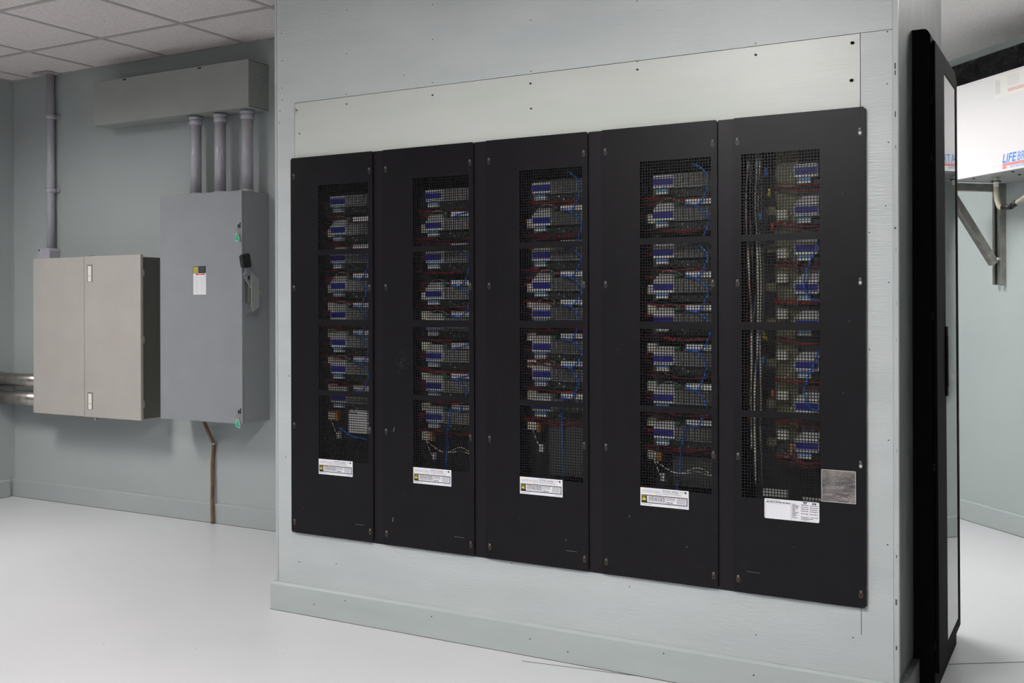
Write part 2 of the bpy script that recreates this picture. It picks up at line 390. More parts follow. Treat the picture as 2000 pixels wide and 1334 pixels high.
# ------------------------------------------------------------------ lamps
for i, (x, y, z, sx, sy, st, lb) in enumerate(LIGHTS):
    t = thing('ceiling_light', lb, 'light', (x, y, z))
    md = mat('lit_diffuser_%d' % i, (240, 240, 240), .6, emit=st)
    WD = (.18, .03, .10, .09, .005)[i]
    MB().box(-sx/2+.03, sx/2-.03, -sy/2+.03, sy/2-.03, WD, WD+.006, md).build('diffuser', t)
    hs = MB()
    for a in ((-sx/2+.02, -sx/2+.03, -sy/2+.02, sy/2-.02), (sx/2-.03, sx/2-.02, -sy/2+.02, sy/2-.02), (-sx/2+.03, sx/2-.03, -sy/2+.02, -sy/2+.03), (-sx/2+.03, sx/2-.03, sy/2-.03, sy/2-.02)): hs.box(*a, .004, WD+.03, M_LOUV)
    hs.build('housing', t)
    f = MB()
    for a in ((-sx/2, -sx/2+.03, -sy/2, sy/2), (sx/2-.03, sx/2, -sy/2, sy/2), (-sx/2+.03, sx/2-.03, -sy/2, -sy/2+.03), (-sx/2+.03, sx/2-.03, sy/2-.03, sy/2)): f.box(*a, -.006, .004, M_UNIT)
    f.build('frame', t)

# ------------------------------------------------------------------ black panel covers with the dimmers behind
PY = 3.258; CW, CH, CZ0 = .4075, 1.502, .325
def cover_mesh(mx):
    """perforated cover: 4 fields of 26 x 27 square holes, real openings"""
    b = MB(); p, h = .0095, .0069; T = .0016
    X = [0.0]
    for c in range(26): X += [mx+c*p+(p-h)/2, mx+c*p+(p+h)/2]
    X.append(CW)
    Z = [0.0]; holeband = [False]
    for s0 in (.627, .8805, 1.134+.0215, 1.4345):
        pass
    for z0 in (.627, .9005, 1.1790, 1.4550):
        pass
    for top in (.8815, 1.1565, 1.4355, 1.7115)[::1]:
        z0 = top-27*p-CZ0
        for r in range(27):
            Z += [z0+r*p+(p-h)/2, z0+r*p+(p+h)/2]
    Z.append(CH)
    vid = {}
    def v(x, y, z):
        k = (round(x, 5), y, round(z, 5))
        if k not in vid: vid[k] = len(b.v); b.v.append((x, y, z))
        return vid[k]
    def q(x0, x1, z0, z1, y=0.): b.face((v(x0, y, z0), v(x1, y, z0), v(x1, y, z1), v(x0, y, z1)), M_BLACKPAINT)
    for jz in range(len(Z)-1):
        z0, z1 = Z[jz], Z[jz+1]
        if jz % 2 == 0:
            if jz == 0: # bottom with cut corners
                c = .006; b.face((v(c, 0, 0), v(CW-c, 0, 0), v(CW, 0, c), v(CW, 0, z1), v(0, 0, z1), v(0, 0, c)), M_BLACKPAINT)
            elif jz == len(Z)-2:
                c = .006; b.face((v(0, 0, z0), v(CW, 0, z0), v(CW, 0, CH-c), v(CW-c, 0, CH), v(c, 0, CH), v(0, 0, CH-c)), M_BLACKPAINT)
            else: q(0, CW, z0, z1)
            continue
        for ix in range(len(X)-1):
            x0, x1 = X[ix], X[ix+1]
            if ix % 2 == 0: q(x0, x1, z0, z1)
            else:
                A = [v(x0, 0, z0), v(x1, 0, z0), v(x1, 0, z1), v(x0, 0, z1)]; B = [v(x0, T, z0), v(x1, T, z0), v(x1, T, z1), v(x0, T, z1)]
                for i in range(4): k = (i+1) % 4; b.face((A[i], A[k], B[k], B[i]), M_EDGE)
    # folded rim back to the wall
    c = .006; o = [(c, 0), (CW-c, 0), (CW, c), (CW, CH-c), (CW-c, CH), (c, CH), (0, CH-c), (0, c)]
    for i in range(8):
        a, d = o[i], o[(i+1) % 8]; b.face((v(a[0], 0, a[1]), v(a[0], .0115, a[1]), v(d[0], .0115, d[1]), v(d[0], 0, d[1])), M_BLACKPAINT)
    return b
COVX = [-2.840, -2.387, -1.931, -1.474, -1.017]
cover_proto = {}
def screw_proto():
    b = MB(); n = 10
    b.tube([(0, 0, 0), (0, -.0018, 0), (0, -.0026, 0)], [.0046, .0042, .0024], M_ZSC, n, False)
    b.box(-.0034, .0034, -.0030, -.0024, -.0008, .0008, M_INK)
    return b
def keyhole(b, x, z, rim):
    n = 12
    for r, m_, y in ((.0074, rim, -.0003), (.0060, M_INK, -.0006)):
        b.quad([(x+r*.8*math.cos(2*math.pi*k/n), y, z-.006+r*1.15*math.sin(2*math.pi*k/n)) for k in range(n)][::1], m_)
SCR = [(.0165, 1.757), (.3925, 1.757), (.0165, 1.308), (.3925, 1.308), (.0165, .758), (.3925, .758), (.0165, .370), (.3925, .370)]
def warn_label(seed):
    rnd = random.Random(seed); W_, H_ = .168, .060; b = MB(); y = -.0006
    b.box(0, W_, y, 0, 0, H_, M_WHITE)
    y1 = y-.0003
    b.quad([(0, y1, H_-.0035), (.03, y1, H_-.0015), (.02, y1, H_), (0, y1, H_)], M_CREAM)
    b.quad([(.034, y1, H_*.62), (.052, y1, H_*.62), (.056, y1, H_*.75), (.044, y1, H_*.72)], M_CREAM)
    b.text('HOMEWORKS', .007, y1-.0002, H_*.735, .0088, M_VIO, .066)
    b.text('INTERACTIVE', .053, y1-.0002, H_*.65, .003, M_VIO, .020)
    b.text('HWI-PNL-8', .077, y1, H_*.86, .0044, M_INK, .029, bold=.02)
    b.greek(.110, .134, y1, H_*.89, .0018, M_GINK, rnd); b.greek(.110, .134, y1, H_*.84, .0018, M_GINK, rnd)
    b.text('S', .139, y1, H_*.85, .005, M_INK); b.greek(.145, .152, y1, H_*.87, .0018, M_INK, rnd)
    b.quad([(.1575+.0035*math.cos(a*.524), y1, H_*.885+.0035*math.sin(a*.524)) for a in range(12)], M_INK)
    b.text('HWI SYSTEMS ENCLOSURE', .077, y1, H_*.775, .0032, M_INK, .056)
    b.text('HOUSES UP TO 8 MODULES', .078, y1, H_*.695, .0032, M_INK, .064)
    b.quad([(.0035, y1, H_*.16), (.164, y1, H_*.16), (.164, y1, H_*.61), (.0035, y1, H_*.61)], M_INK)
    y2 = y1-.0002
    b.quad([(.024, y2, H_*.205), (.0885, y2, H_*.205), (.0885, y2, H_*.565), (.024, y2, H_*.565)], M_WHITE)
    b.quad([(.0895, y2, H_*.205), (.161, y2, H_*.205), (.161, y2, H_*.565), (.0895, y2, H_*.565)], M_WHITE)
    b.quad([(.0055, y2, H_*.30), (.0205, y2, H_*.30), (.0205, y2, H_*.57), (.0055, y2, H_*.57)], M_YEL)
    y3 = y2-.0002
    b.quad([(.0063, y3, H_*.315), (.0197, y3, H_*.315), (.0197, y3, H_*.555), (.0063, y3, H_*.555)], M_INK)
    b.quad([(.0072, y3-.0002, H_*.33), (.0188, y3-.0002, H_*.33), (.013, y3-.0002, H_*.535)], M_YEL)
    b.quad([(.0125, y3-.0004, H_*.36), (.0135, y3-.0004, H_*.36), (.0135, y3-.0004, H_*.47), (.0125, y3-.0004, H_*.47)], M_INK)
    for k in range(4): b.greek(.029, .086, y3, H_*(.49-.075*k), .0024, M_INK if k != 3 else M_GINK, rnd)
    for k in range(3): b.greek(.092, .122, y3, H_*(.50-.06*k), .0018, M_INK if k == 0 else M_GINK, rnd)
    b.text('REM', .0925, y3, H_*.24, .0042, M_INK, bold=.03); b.greek(.105, .114, y3, H_*.25, .0024, M_INK, rnd)
    for k in range(5): b.greek(.128, .157, y3, H_*(.50-.06*k), .0018, M_INK if k == 0 else M_GINK, rnd)
    b.greek(.004, .04, y1, H_*.075, .0016, M_GINK, rnd)
    b.text('LUTRON', .137, y1, H_*.05, .0042, M_LBLUE, .027)
    return b
def contact_label():
    rnd = random.Random(9); W_, H_ = .169, .062; b = MB(); c = .004
    P = [(c, 0), (W_-c, 0), (W_-.001, .001), (W_, c), (W_, H_-c), (W_-.001, H_-.001), (W_-c, H_), (c, H_), (.001, H_-.001), (0, H_-c), (0, c), (.001, .001)]
    b.prism([(x, 0, z) for x, z in P], (0, -.0006, 0), M_WHITE)
    y = -.0009
    b.greek(.006, .05, y, H_*.90, .0016, M_GINK, rnd); b.greek(.006, .082, y, H_*.825, .0026, M_INK, rnd)
    for a in ((.004, .0835, .78, .79), (.004, .0047, .03, .79), (.083, .0838, .03, .79)): b.quad([(a[0], y, H_*a[2]), (a[1], y, H_*a[2]), (a[1], y, H_*a[3]), (a[0], y, H_*a[3])], M_GINK)
    for k in range(11): b.greek(.087, .087+rnd.uniform(.006, .022), y, H_*(.80-.066*k), .0019, M_INK, rnd)
    for k, r_ in enumerate((.80, .70, .60, .50, .37, .21)): b.greek(.114, .137, y, H_*r_, .0018, M_INK, rnd); b.greek(.141, .165, y, H_*(r_+.0), .0018, M_INK, rnd)
    b.greek(.114, .15, y, H_*.13, .0018, M_INK, rnd); b.greek(.114, .138, y, H_*.07, .0018, M_GINK, rnd)
    # telephone and fax pictograms
    b.quad([(.121, y, H_*.86), (.131, y, H_*.86), (.1295, y, H_*.935), (.1225, y, H_*.935)], M_INK)
    b.quad([(.120, y, H_*.93), (.132, y, H_*.93), (.1325, y, H_*.97), (.1195, y, H_*.97)], M_INK)
    b.quad([(.1235, y-.0003, H_*.88), (.1285, y-.0003, H_*.88), (.1285, y-.0003, H_*.915), (.1235, y-.0003, H_*.915)], M_WHITE)
    b.quad([(.147, y, H_*.87), (.160, y, H_*.87), (.160, y, H_*.95), (.149, y, H_*.96)], M_INK)
    b.quad([(.151, y-.0003, H_*.895), (.155, y-.0003, H_*.895), (.155, y-.0003, H_*.925), (.151, y-.0003, H_*.925)], M_WHITE)
    return b
CABS = ['leftmost perforated black panel cover in the row of five, over dimmer modules',
        'second perforated black panel cover from the left, with a pale scuff beside its mesh',
        'middle perforated black panel cover of five, over dimmers with looping blue cables',
        'fourth perforated black panel cover from the left, blue cable loops all down its mesh',
        'rightmost black panel cover, with white cable bundle behind its mesh and a clear square pocket']
ZMOD = [[1.646, 1.533, 1.423, 1.311, 1.198, 1.090, .985, .871], [1.645, 1.534, 1.414, 1.278, 1.162, 1.045, .932, .816],
        [1.648, 1.535, 1.412, 1.305, 1.204, 1.086, .989, .878], [1.644, 1.533, 1.409, 1.295, 1.184, 1.055, .927, .808]]
protos = {}
def P_(key, make):
    if key not in protos: protos[key] = make().build(key.split('|')[0])
    o = protos[key]
    return o
def inst(key, make, parent, loc):
    """first use moves the prototype itself, later ones share its mesh"""
    if key not in protos:
        o = make().build(key.split('|')[0], parent, loc); protos[key] = o; return o
    return put(key.split('|')[0], protos[key], parent, loc)
def mk_block():
    b = MB().box(0, .074, 0, .03, -.019, .021, M_BWHITE)
    b.box(.003, .071, -.0008, 0, .0115, .018, M_BGREY)
    return b
def mk_blue(): return MB().box(.002, .072, -.0016, 0, -.0105, .0105, M_BLUE)
def mk_small(): return MB().box(0, .044, 0, .02, -.018, -.0085, M_BWHITE).box(0, .044, 0, .02, -.0085, 0, M_CYAN)
def mk_cap():
    b = MB(); b.prism([(0, 0, 0), (.070, 0, 0), (.070, 0, .021), (.022, 0, .021), (.008, 0, .012)], (0, .02, 0), M_BGREY); return b
def mk_sink():
    b = MB().box(0, .138, .006, .03, -.019, .026, M_RIB)
    for k in range(15): x = .004+k*.0093+(.002 if k % 2 else 0); b.box(x, x+.0013, 0, .006, -.018, .024, M_FIN)
    b.box(0, .138, .0, .006, -.0205, -.019, M_FIN)
    return b
def mk_stick(): return MB().box(0, .090, 0, .012, 0, .019, M_BWHITE)
def mk_pcb():
    b = MB().box(0, .145, 0, .0025, -.026, 0, M_PCB); rr = random.Random(3)
    for k in range(16): x = .004+k*.0088; z = rr.uniform(-.022, -.008); b.box(x, x+.005, -.006, 0, z, z+.005, rr.choice((M_RIB, M_RIB, M_GRN, M_BGREY, M_INK)))
    return b
def mk_gconn(): return MB().box(0, .014, 0, .012, 0, .010, M_GRN)
def mk_term():
    b = MB().box(0, .034, 0, .022, 0, .030, M_TERM)
    for k in range(3):
        for r_ in range(2): b.box(.004+k*.0105, .010+k*.0105, -.0008, 0, .005+r_*.013, .011+r_*.013, M_BGREY)
    return b
def mk_relay(): return MB().box(0, .040, 0, .020, 0, .03, M_AMB)
for ci, cx in enumerate(COVX):
    cab = thing('dimmer_panel', CABS[ci], 'electrical panel', (cx, PY, CZ0))
    mx = .1405 if ci < 4 else .028
    key = 'cover|%d' % (ci == 4)
    cov = inst(key, lambda: cover_mesh(mx), cab, (0, 0, 0))
    rnd = random.Random(50+ci)
    sb = MB()
    for k, (sx, sz) in enumerate(SCR):
        keyhole(sb, sx, sz-CZ0-.0015, M_RUST if (k >= 6 or (ci == 3 and k % 2 == 1 and k > 3)) else M_RIB)
    if ci == 4:
        for k in (1, 3, 5):
            sx, sz = SCR[k]; sb.quad([(sx+.0040*math.cos(a*.524), -.0009, sz-CZ0-.008+.0050*math.sin(a*.524)) for a in range(12)], M_PLY)
    sb.build('keyhole_slot', cov, kind='stuff')
    for k, (sx, sz) in enumerate(SCR):
        inst('screw|', screw_proto, cov, (sx, -.0004, sz-CZ0+.003))
    # knock-out outline stamped low on the cover
    kb = MB(); kx = .322 if ci < 4 else .045; kz = .387-CZ0 if ci < 4 else .392-CZ0
    kb.box(kx, kx+.042, -.0006, 0, kz-.0007, kz+.0004, M_GINK if ci != 3 else M_STRIP).box(kx-.001, kx, -.0004, 0, kz, kz+.024, M_DARK)
    kb.build('knockout', cov)
    # paint chips and scuffs
    sc = MB()
    for k in range(10):
        x, z = rnd.uniform(.03, .39), rnd.choice((rnd.uniform(.03, .25), rnd.uniform(.3, 1.3)))
        if ci != 2 and k > 5: continue
        if mx-.01 < x < mx+.255 and .22 < z < 1.42: x = .06 if ci < 4 else .34
        l = rnd.uniform(.002, .007); a = rnd.uniform(1, 2); sc.quad([(x, -.0004, z), (x+.0008, -.0004, z), (x+.0008+l*math.cos(a), -.0004, z+l*math.sin(a)), (x+l*math.cos(a), -.0004, z+l*math.sin(a))], rnd.choice((M_GINK, M_STRIP, M_GINK)))
    if ci in (1, 2, 3):
        for x, z, l in {1: ((.045, .09, .016), (.05, .43, .018)), 2: ((.2, .68, .012), (.32, .095, .006)), 3: ((.3, .12, .005), (.1, .2, .006))}[ci]:
            sc.quad([(x, -.0005, z), (x+.0012, -.0005, z), (x+.004, -.0005, z+l), (x+.003, -.0005, z+l)], M_TAPE)
    sc.build('scratch', cov, kind='stuff')
    if ci == 1:
        du = MB(); 
        for k in range(90):
            x, z = rnd.gauss(.085, .016), rnd.gauss(1.017-CZ0, .024); s_ = rnd.uniform(.0006, .0016); du.quad([(x, -.0005, z), (x+s_, -.0005, z), (x+s_, -.0005, z+s_*2), (x, -.0005, z+s_*2)], M_RIB)
        o_ = du.build('dust_smudge', cov, kind='stuff')
    if ci < 4:
        inst('label|w', lambda: warn_label(7), cov, (mx+.001, -.0002, .569-CZ0))['label'] = 'white printed rating label with yellow warning triangle'
    else:
        contact_label().build('label', cov, (.101, -.0002, .567-CZ0))['label'] = 'white contact label with an empty framed box'
        pk = MB().box(0, .102, -.0022, -.0004, 0, .098, M_POCKET)
        for a in ((0, .102, 0, .0016), (0, .102, .0964, .098), (0, .0016, 0, .098), (.1004, .102, 0, .098)): pk.box(a[0], a[1], -.0034, -.0020, a[2], a[3], M_BGREY)
        pk.build('document_pocket', cov, (.277, 0, .635-CZ0))['label'] = 'square pocket of crumpled clear film'
    # steel box behind
    ex0, ex1 = .012, CW-.012; D = .115
    eb = MB().box(ex0, ex1, D, D+.002, .04, CH-.03, M_INSIDE).box(ex0, ex0+.002, .0125, D, .04, CH-.03, M_INSIDE).box(ex1-.002, ex1, .0125, D, .04, CH-.03, M_INSIDE)
    eb.box(ex0, ex1, .0125, D, .04, .042, M_INSIDE).box(ex0, ex1, .0125, D, CH-.032, CH-.03, M_INSIDE)
    eb.build('enclosure', cab)
    if ci < 4:
        zs = [z-CZ0 for z in ZMOD[ci]]
        # local depth .038: shift heights so they sit where the photo shows them
        path = []
        for k, z in enumerate(zs):
            mo = inst('dimmer_module|', lambda: MB().box(0, .225, 0, .04, -.045, .03, M_RIB), cab, (mx+.022, .066, z))
            inst('label_block|', mk_block, mo, (.010, -.028, 0)); inst('blue_label|', mk_blue, mo, (.010, -.028, 0))
            inst('heat_sink|', mk_sink, mo, (.088, -.028, 0)); inst('small_connector|', mk_small, mo, (.018, -.024, -.022))
            inst('circuit_board|', mk_pcb, mo, (.070, -.012, -.024))
            if k: inst('plug_cover|', mk_cap, mo, (.012, -.022, .0215)); inst('white_sticker|', mk_stick, mo, (.124, -.030, .030)); inst('green_connector|', mk_gconn, mo, (.090, -.03, .033))
            if k in (1, 3) or k > 3: inst('terminal_block|', mk_term, cab, (mx+.006, .050, z+(-.024 if k < 4 else .020)))
        # blue data cable looping from module to module
        for k in range(7):
            za, zb = zs[k]+(.037 if k else .058), zs[k+1]+.031
            if ci == 0 and k in (0, 1): ends = [(mx+.250, .05, za-.02), (mx+.225, .045, zb+.03), (mx+.17, .04, zb)]
            else:
                bw = .232+rnd.uniform(-.012, .008)
                ends = [(mx+.15+(0 if k else .02), .036, za-.006), (mx+.19, .024, za-.012), (mx+bw-.008, .018, za-.04), (mx+bw, .018, (za+zb)/2), (mx+bw-.02, .022, zb+.018), (mx+.19, .03, zb-.002), (mx+.15, .036, zb+.002)]
            if ci == 1 and k in (0, 1, 4, 5): ends = [(mx+.256, .04, zb+.035), (mx+.22, .03, zb+.012), (mx+.17, .032, zb), (mx+.148, .036, zb-.004)]
            MB().tube(ends, .0030, M_CAT, 7, sub=5).build('data_cable', cab)
        if ci: MB().tube([(mx+.15, .036, zs[7]+.035), (mx+(.15 if ci == 2 else .135), .03, zs[7]-.03), (mx+(.146 if ci == 2 else .12), .05, zs[7]-.12), (mx+(.142 if ci == 2 else .10), .06, .25)], .0032, M_CAT, 7).build('data_cable', cab)
        else: MB().tube([(mx+.258, .05, zs[7]-.02), (mx+.235, .04, zs[7]-.10), (mx+.225, .05, zs[7]-.16)], .0032, M_CAT, 7).build('data_cable', cab); MB().tube([(mx+.06, .05, zs[7]-.12), (mx+.13, .045, zs[7]-.15), (mx+.2, .05, zs[7]-.16)], .003, M_CAT, 7).build('data_cable', cab)
        # red feeds between the modules
        for k, z in enumerate(zs):
            zc = z-.052
            for q_ in range(3):
                a = zc+rnd.uniform(-.007, .007); s_ = rnd.uniform(.004, .016)
                MB().tube([(mx-.03, .055+.004*q_, a), (mx+.05, .044, a-rnd.uniform(-.006, .01)), (mx+.13, .04, a-s_), (mx+.2, .045, a-s_*.6), (mx+.27, .05, a+rnd.uniform(-.004, .004))], .0021, M_RED if q_ != 1 else M_BLK, 6, sub=4).build('power_wire', cab)
            for q_ in range(4):
                a = z+rnd.uniform(-.012, .04) if k else z-.05
                MB().tube([(mx-.03, .07, a), (mx+.012, .055, a+rnd.uniform(-.004, .004)), (mx+.034, .052, a+rnd.uniform(-.004, .006))], .0021, M_RED, 6, sub=3).build('power_wire', cab)
            if k in (1, 3, 4, 6):
                MB().tube([(mx+.045, .04, z+.034), (mx+.08, .026, z+.052), (mx+.115, .026, z+.05), (mx+.14, .034, z+.036)], .0011, M_BGREY, 6, sub=4).build('signal_wire', cab)
        # foot of the enclosure
        zb = zs[7]-.075
        inst('terminal_block|', mk_term, cab, (mx+.006, .050, zb-.015)); inst('amber_relay|', lambda: MB().box(0, .012, 0, .02, 0, .034, M_AMB), cab, (mx+.042, .05, zb-.02))
        MB().tube([(mx+.03, .04, zb-.01), (mx+.048, .036, zb-.045), (mx+.06, .04, zb-.075)], .0016, M_WW, 6).build('signal_wire', cab)
        MB().box(mx+.055, mx+.068, .045, .06, zb-.088, zb-.062, M_BWHITE).build('wire_connector', cab)
        if ci == 0: MB().box(0, .092, 0, .03, 0, .088, M_BWHITE).build('transformer', cab, (mx+.118, .040, .735-CZ0))
        if ci == 2: MB().box(0, .165, 0, .01, 0, .205, M_RIB).build('mounting_plate', cab, (mx+.09, .055, .632-CZ0))
        if ci == 3: MB().box(0, .165, 0, .01, 0, .10, M_RIB).build('mounting_plate', cab, (mx+.09, .070, .632-CZ0))
        if ci in (1, 3):
            for q_ in range(2): MB().tube([(mx+.03, .04, zb-.01+.0*q_), (mx+.06, .034, zb-.03), (mx+.12, .034, zb-.055), (mx+.19, .034, zb-.045+.014*q_), (mx+.245, .04, zb-.062), (mx+.235, .04, zb-.07)], .0018, M_WW, 6).build('signal_wire', cab)
    else:
        zs = [z-CZ0 for z in (1.652, 1.530, 1.410, 1.288, 1.175, 1.046, .918, .795)]
        MB().box(0, .245, 0, .008, 0, 1.02, mat('plate_grey', (98, 98, 102), .5)).build('mounting_plate', cab, (mx+.085, .090, .75-CZ0))
        MB().box(0, .065, 0, .02, 0, .96, M_OLV).build('relay_strip', cab, (mx+.095, .072, .80-CZ0))
        for k, z in enumerate(zs):
            inst('label_block|', mk_block, cab, (mx+.158, .040, z)); inst('blue_label|', mk_blue, cab, (mx+.158, .040, z))
            inst('small_connector|', mk_small, cab, (mx+.166, .044, z-.022)); inst('circuit_board|s', lambda: MB().box(0, .09, 0, .003, -.024, 0, M_PCB), cab, (mx+.158, .06, z-.022))
            if k: inst('plug_cover|', mk_cap, cab, (mx+.162, .046, z+.0215))
            if k: inst('terminal_block|', mk_term, cab, (mx+.100, .045, z-(.028 if k < 3 else -.015))); inst('contactor|', lambda: MB().box(0, .030, 0, .018, 0, .026, M_OLV), cab, (mx+.066, .055, z-.01))
            for q_ in range(4):
                a = z-.05+rnd.uniform(-.008, .01)
                MB().tube([(mx+.09, .06, a+.004), (mx+.14, .042, a+rnd.uniform(-.004, .008)), (mx+.19, .036, a-rnd.uniform(0, .014)), (mx+.27, .05, a-.004)], .0022, M_RED if q_ != 2 else M_BLK, 6, sub=4).build('power_wire', cab)
            MB().tube([(mx+.12, .05, z-.045), (mx+.145, .034, z-.03+rnd.uniform(0, .02)), (mx+.175, .034, z+.04)], .0016, M_BGREY, 6, sub=4).build('signal_wire', cab)
        for q_ in range(6):   # vertical bundle of pale cables on the left
            x0 = mx+.012+q_*.0085; w1 = rnd.uniform(-.007, .007)
            zt, zbm = 1.40, rnd.choice((.33, .45, .62))
            MB().tube([(x0+rnd.uniform(-.004, .004), .05, zt), (x0+w1, .036, 1.22), (x0+w1*.5+.008, .034, 1.0), (x0+.004-w1, .034, .8), (x0+rnd.uniform(-.008, .008), .036, .6), (x0+rnd.uniform(-.006, .012), .05, zbm)], .0016 if q_ % 3 else .0030, M_WW if q_ in (0, 3, 4) else M_GINK, 6, sub=6).build('control_cable', cab)
        for q_, zz in enumerate((1.26, 1.05, .86, .62)):
            MB().tube([(mx+.008, .05, zz+.09), (mx+.004, .042, zz), (mx+.010, .05, zz-.09)], .002, M_RED, 6).build('power_wire', cab)
        for (zc, a, b_) in ((1.40, .02, .252), (1.06, .02, .25)):
            zc -= CZ0; MB().tube([(mx+.235, .03, zc+.035), (mx+.225, .024, zc), (mx+.20, .022, zc-.06), (mx+.192, .022, zc-.10), (mx+.21, .022, zc-.145), (mx+.252, .03, zc-.155)], .0031, M_CAT, 7).build('data_cable', cab)
        for x, z, mm in ((.068, 1.655, M_CAT), (.050, 1.515, M_CAT), (.058, 1.060, M_CAT), (.040, 1.025, M_BLUE), (.066, 1.135, M_YNUT), (.060, 1.145, M_YNUT), (.088, 1.480, M_ORG), (.088, .955, M_ORG), (.078, 1.59, M_YNUT)):
            MB().tube([(mx+x, .040, z-CZ0-.012), (mx+x+.002, .036, z-CZ0+.012)], [.007, .004], mm, 8, False).build('wire_nut', cab)
        inst('amber_relay|', None, cab, (mx+.140, .045, .795-CZ0-.03))
        MB().tube([(mx+.115, .045, .46), (mx+.16, .034, .42), (mx+.178, .034, .36), (mx+.18, .05, .30)], .0018, M_BLK, 6).build('signal_wire', cab)
        inst('bottom_terminal|', lambda: MB().box(0, .078, 0, .01, 0, .022, M_BGREY), cab, (mx+.062, .022, .632-CZ0)); MB().box(0, .06, 0, .01, 0, .009, M_BGREY).build('bottom_terminal', cab, (mx+.184, .022, .628-CZ0))
# filler strips between the covers
for x0, x1, lb in ((-2.4325, -2.387, 'narrow black filler strip between the leftmost and second panel covers'), (-1.9795, -1.931, 'narrow black filler strip between the second and middle panel covers'),
                   (-1.5235, -1.474, 'narrow black filler strip between the middle and fourth panel covers'), (-1.0665, -1.017, 'narrow black filler strip between the fourth and rightmost panel covers')):
    b = MB().box(.0015, x1-x0+.006, 0, .0055, 0, 1.500, M_STRIP)
    tag(b.build('filler_strip', loc=(x0, 3.2638, .326)), lb, 'filler strip', 'black strips between the panel covers')

# ------------------------------------------------------------------ electrical gear on the back wall
# long trough near the ceiling
t = thing('wiring_trough', 'long grey metal wiring trough high on the wall, above three grey pipes', 'junction box', (-5.20, BY, 2.302))
TW = 1.22
MB().box(0, TW, -.157, 0, 0, .254, M_GREYG).build('body', t, bevel=.002)
cv = MB().box(-.001, TW+.001, -.159, -.1573, -.001, .256, M_GREYG).build('cover', t, bevel=.001)
for x in (.262, .86): MB().box(x-.013, x+.013, -.1602, -.1588, .2425, .2505, M_DARK).build('slot', cv)
kn = MB(); n = 24
for k in range(n):
    a, c = 2*math.pi*k/n, 2*math.pi*(k+1)/n; r1, r2 = .040, .0385
    kn.quad([(TW+.0006, -.075+r1*math.cos(a), .15+r1*math.sin(a)), (TW+.0006, -.075+r1*math.cos(c), .15+r1*math.sin(c)), (TW+.0006, -.075+r2*math.cos(c), .15+r2*math.sin(c)), (TW+.0006, -.075+r2*math.cos(a), .15+r2*math.sin(a))], M_OLIVE)
kn.build('knockout_ring', t)
for z in (.002, .249): MB().box(TW-.0005, TW+.001, -.155, -.003, z, z+.003, M_OLIVE).build('end_flange', t)
# three conduits
for x, lb in ((-4.445, 'left of three short grey pipes between trough and switch box'), (-4.259, 'middle of three short grey pipes between trough and switch box'), (-4.059, 'right of three short grey pipes between trough and switch box')):
    t = thing('conduit', lb, 'pipe', (x, 4.305, 1.849), group=None)
    r = .031; b = MB().cyl((0, 0, 0), (0, 0, .452), r, M_PVC, 28).build('pipe', t)
    MB().tube([(0, 0, .402), (0, 0, .404), (0, 0, .430), (0, 0, .432), (0, 0, .436), (0, 0, .450)], [r+.001, r+.005, r+.005, r+.002, r+.008, r+.008], M_PVC, 28, False).build('top_coupling', t)
    MB().tube([(0, 0, 0), (0, 0, .018), (0, 0, .020)], [r+.007, r+.007, r+.001], M_PVC, 28, False).build('bottom_coupling', t)
# large disconnect switch
SX0, SX1, SZ0, SH, SD = -4.592, -3.979, .606, 1.242, .205
t = thing('disconnect_switch', 'tall grey metal disconnect switch box with a lever on its right side', 'switch box', (SX0, BY, SZ0))
SW = SX1-SX0
MB().box(0, SW, -SD+.006, -.001, 0, SH, M_GREY).build('body', t, bevel=.003)
dr_ = MB().box(-.001, SW+.001, -SD-.008, -SD+.005, -.003, SH+.002, M_GREY).build('door', t, bevel=.003)
lb = MB(); lx, lz, ly = .258, .690, -SD-.0086
lb.box(0, .094, ly, ly+.0006, 0, .150, M_WHITE)
y = ly-.0003
lb.quad([(-.002, y, .116), (.0355, y, .116), (.0355, y, .152), (-.002, y, .152)], M_INK); lb.quad([(.0375, y, .116), (.094, y, .116), (.094, y, .155), (.0375, y, .155)], M_INK)
y2 = y-.0003; lb.quad([(.002, y2, .1195), (.032, y2, .1195), (.032, y2, .149), (.002, y2, .149)], M_YEL)
y3 = y2-.0003
for a in ((.0065, .0275, .1235, .1265), (.0065, .0275, .142, .145), (.0065, .0095, .1235, .145), (.0245, .0275, .1235, .145), (.0145, .0195, .129, .1395)): lb.quad([(a[0], y3, a[2]), (a[1], y3, a[2]), (a[1], y3, a[3]), (a[0], y3, a[3])], M_INK)
rr = random.Random(2)
for k in range(4): lb.greek(.045, .086, y2, .148-.008*k, .002, M_GINK, rr)
lb.quad([(.018, y, .106), (.086, y, .106), (.086, y, .114), (.018, y, .114)], M_REDP); lb.text('DANGER', .036, y2, .1072, .0054, M_WHITE, .034)
for k in range(17): lb.greek(.006, .043, y, .098-.0056*k, .0018, M_BGREY, rr); lb.greek(.050, .088, y, .098-.0056*k, .0018, M_BGREY, rr)
lb.build('label', dr_, (lx, 0, lz))['label'] = 'white danger label under a yellow and black square emblem'
for z in (1.05, .06):
    MB().box(SW-.026, SW-.018, -SD-.020, -SD-.008, z-.006, z+.012, M_STEEL).box(SW-.014, SW-.008, -SD-.0095, -SD-.0078, z-.008, z+.022, M_DARK).build('hasp', dr_)
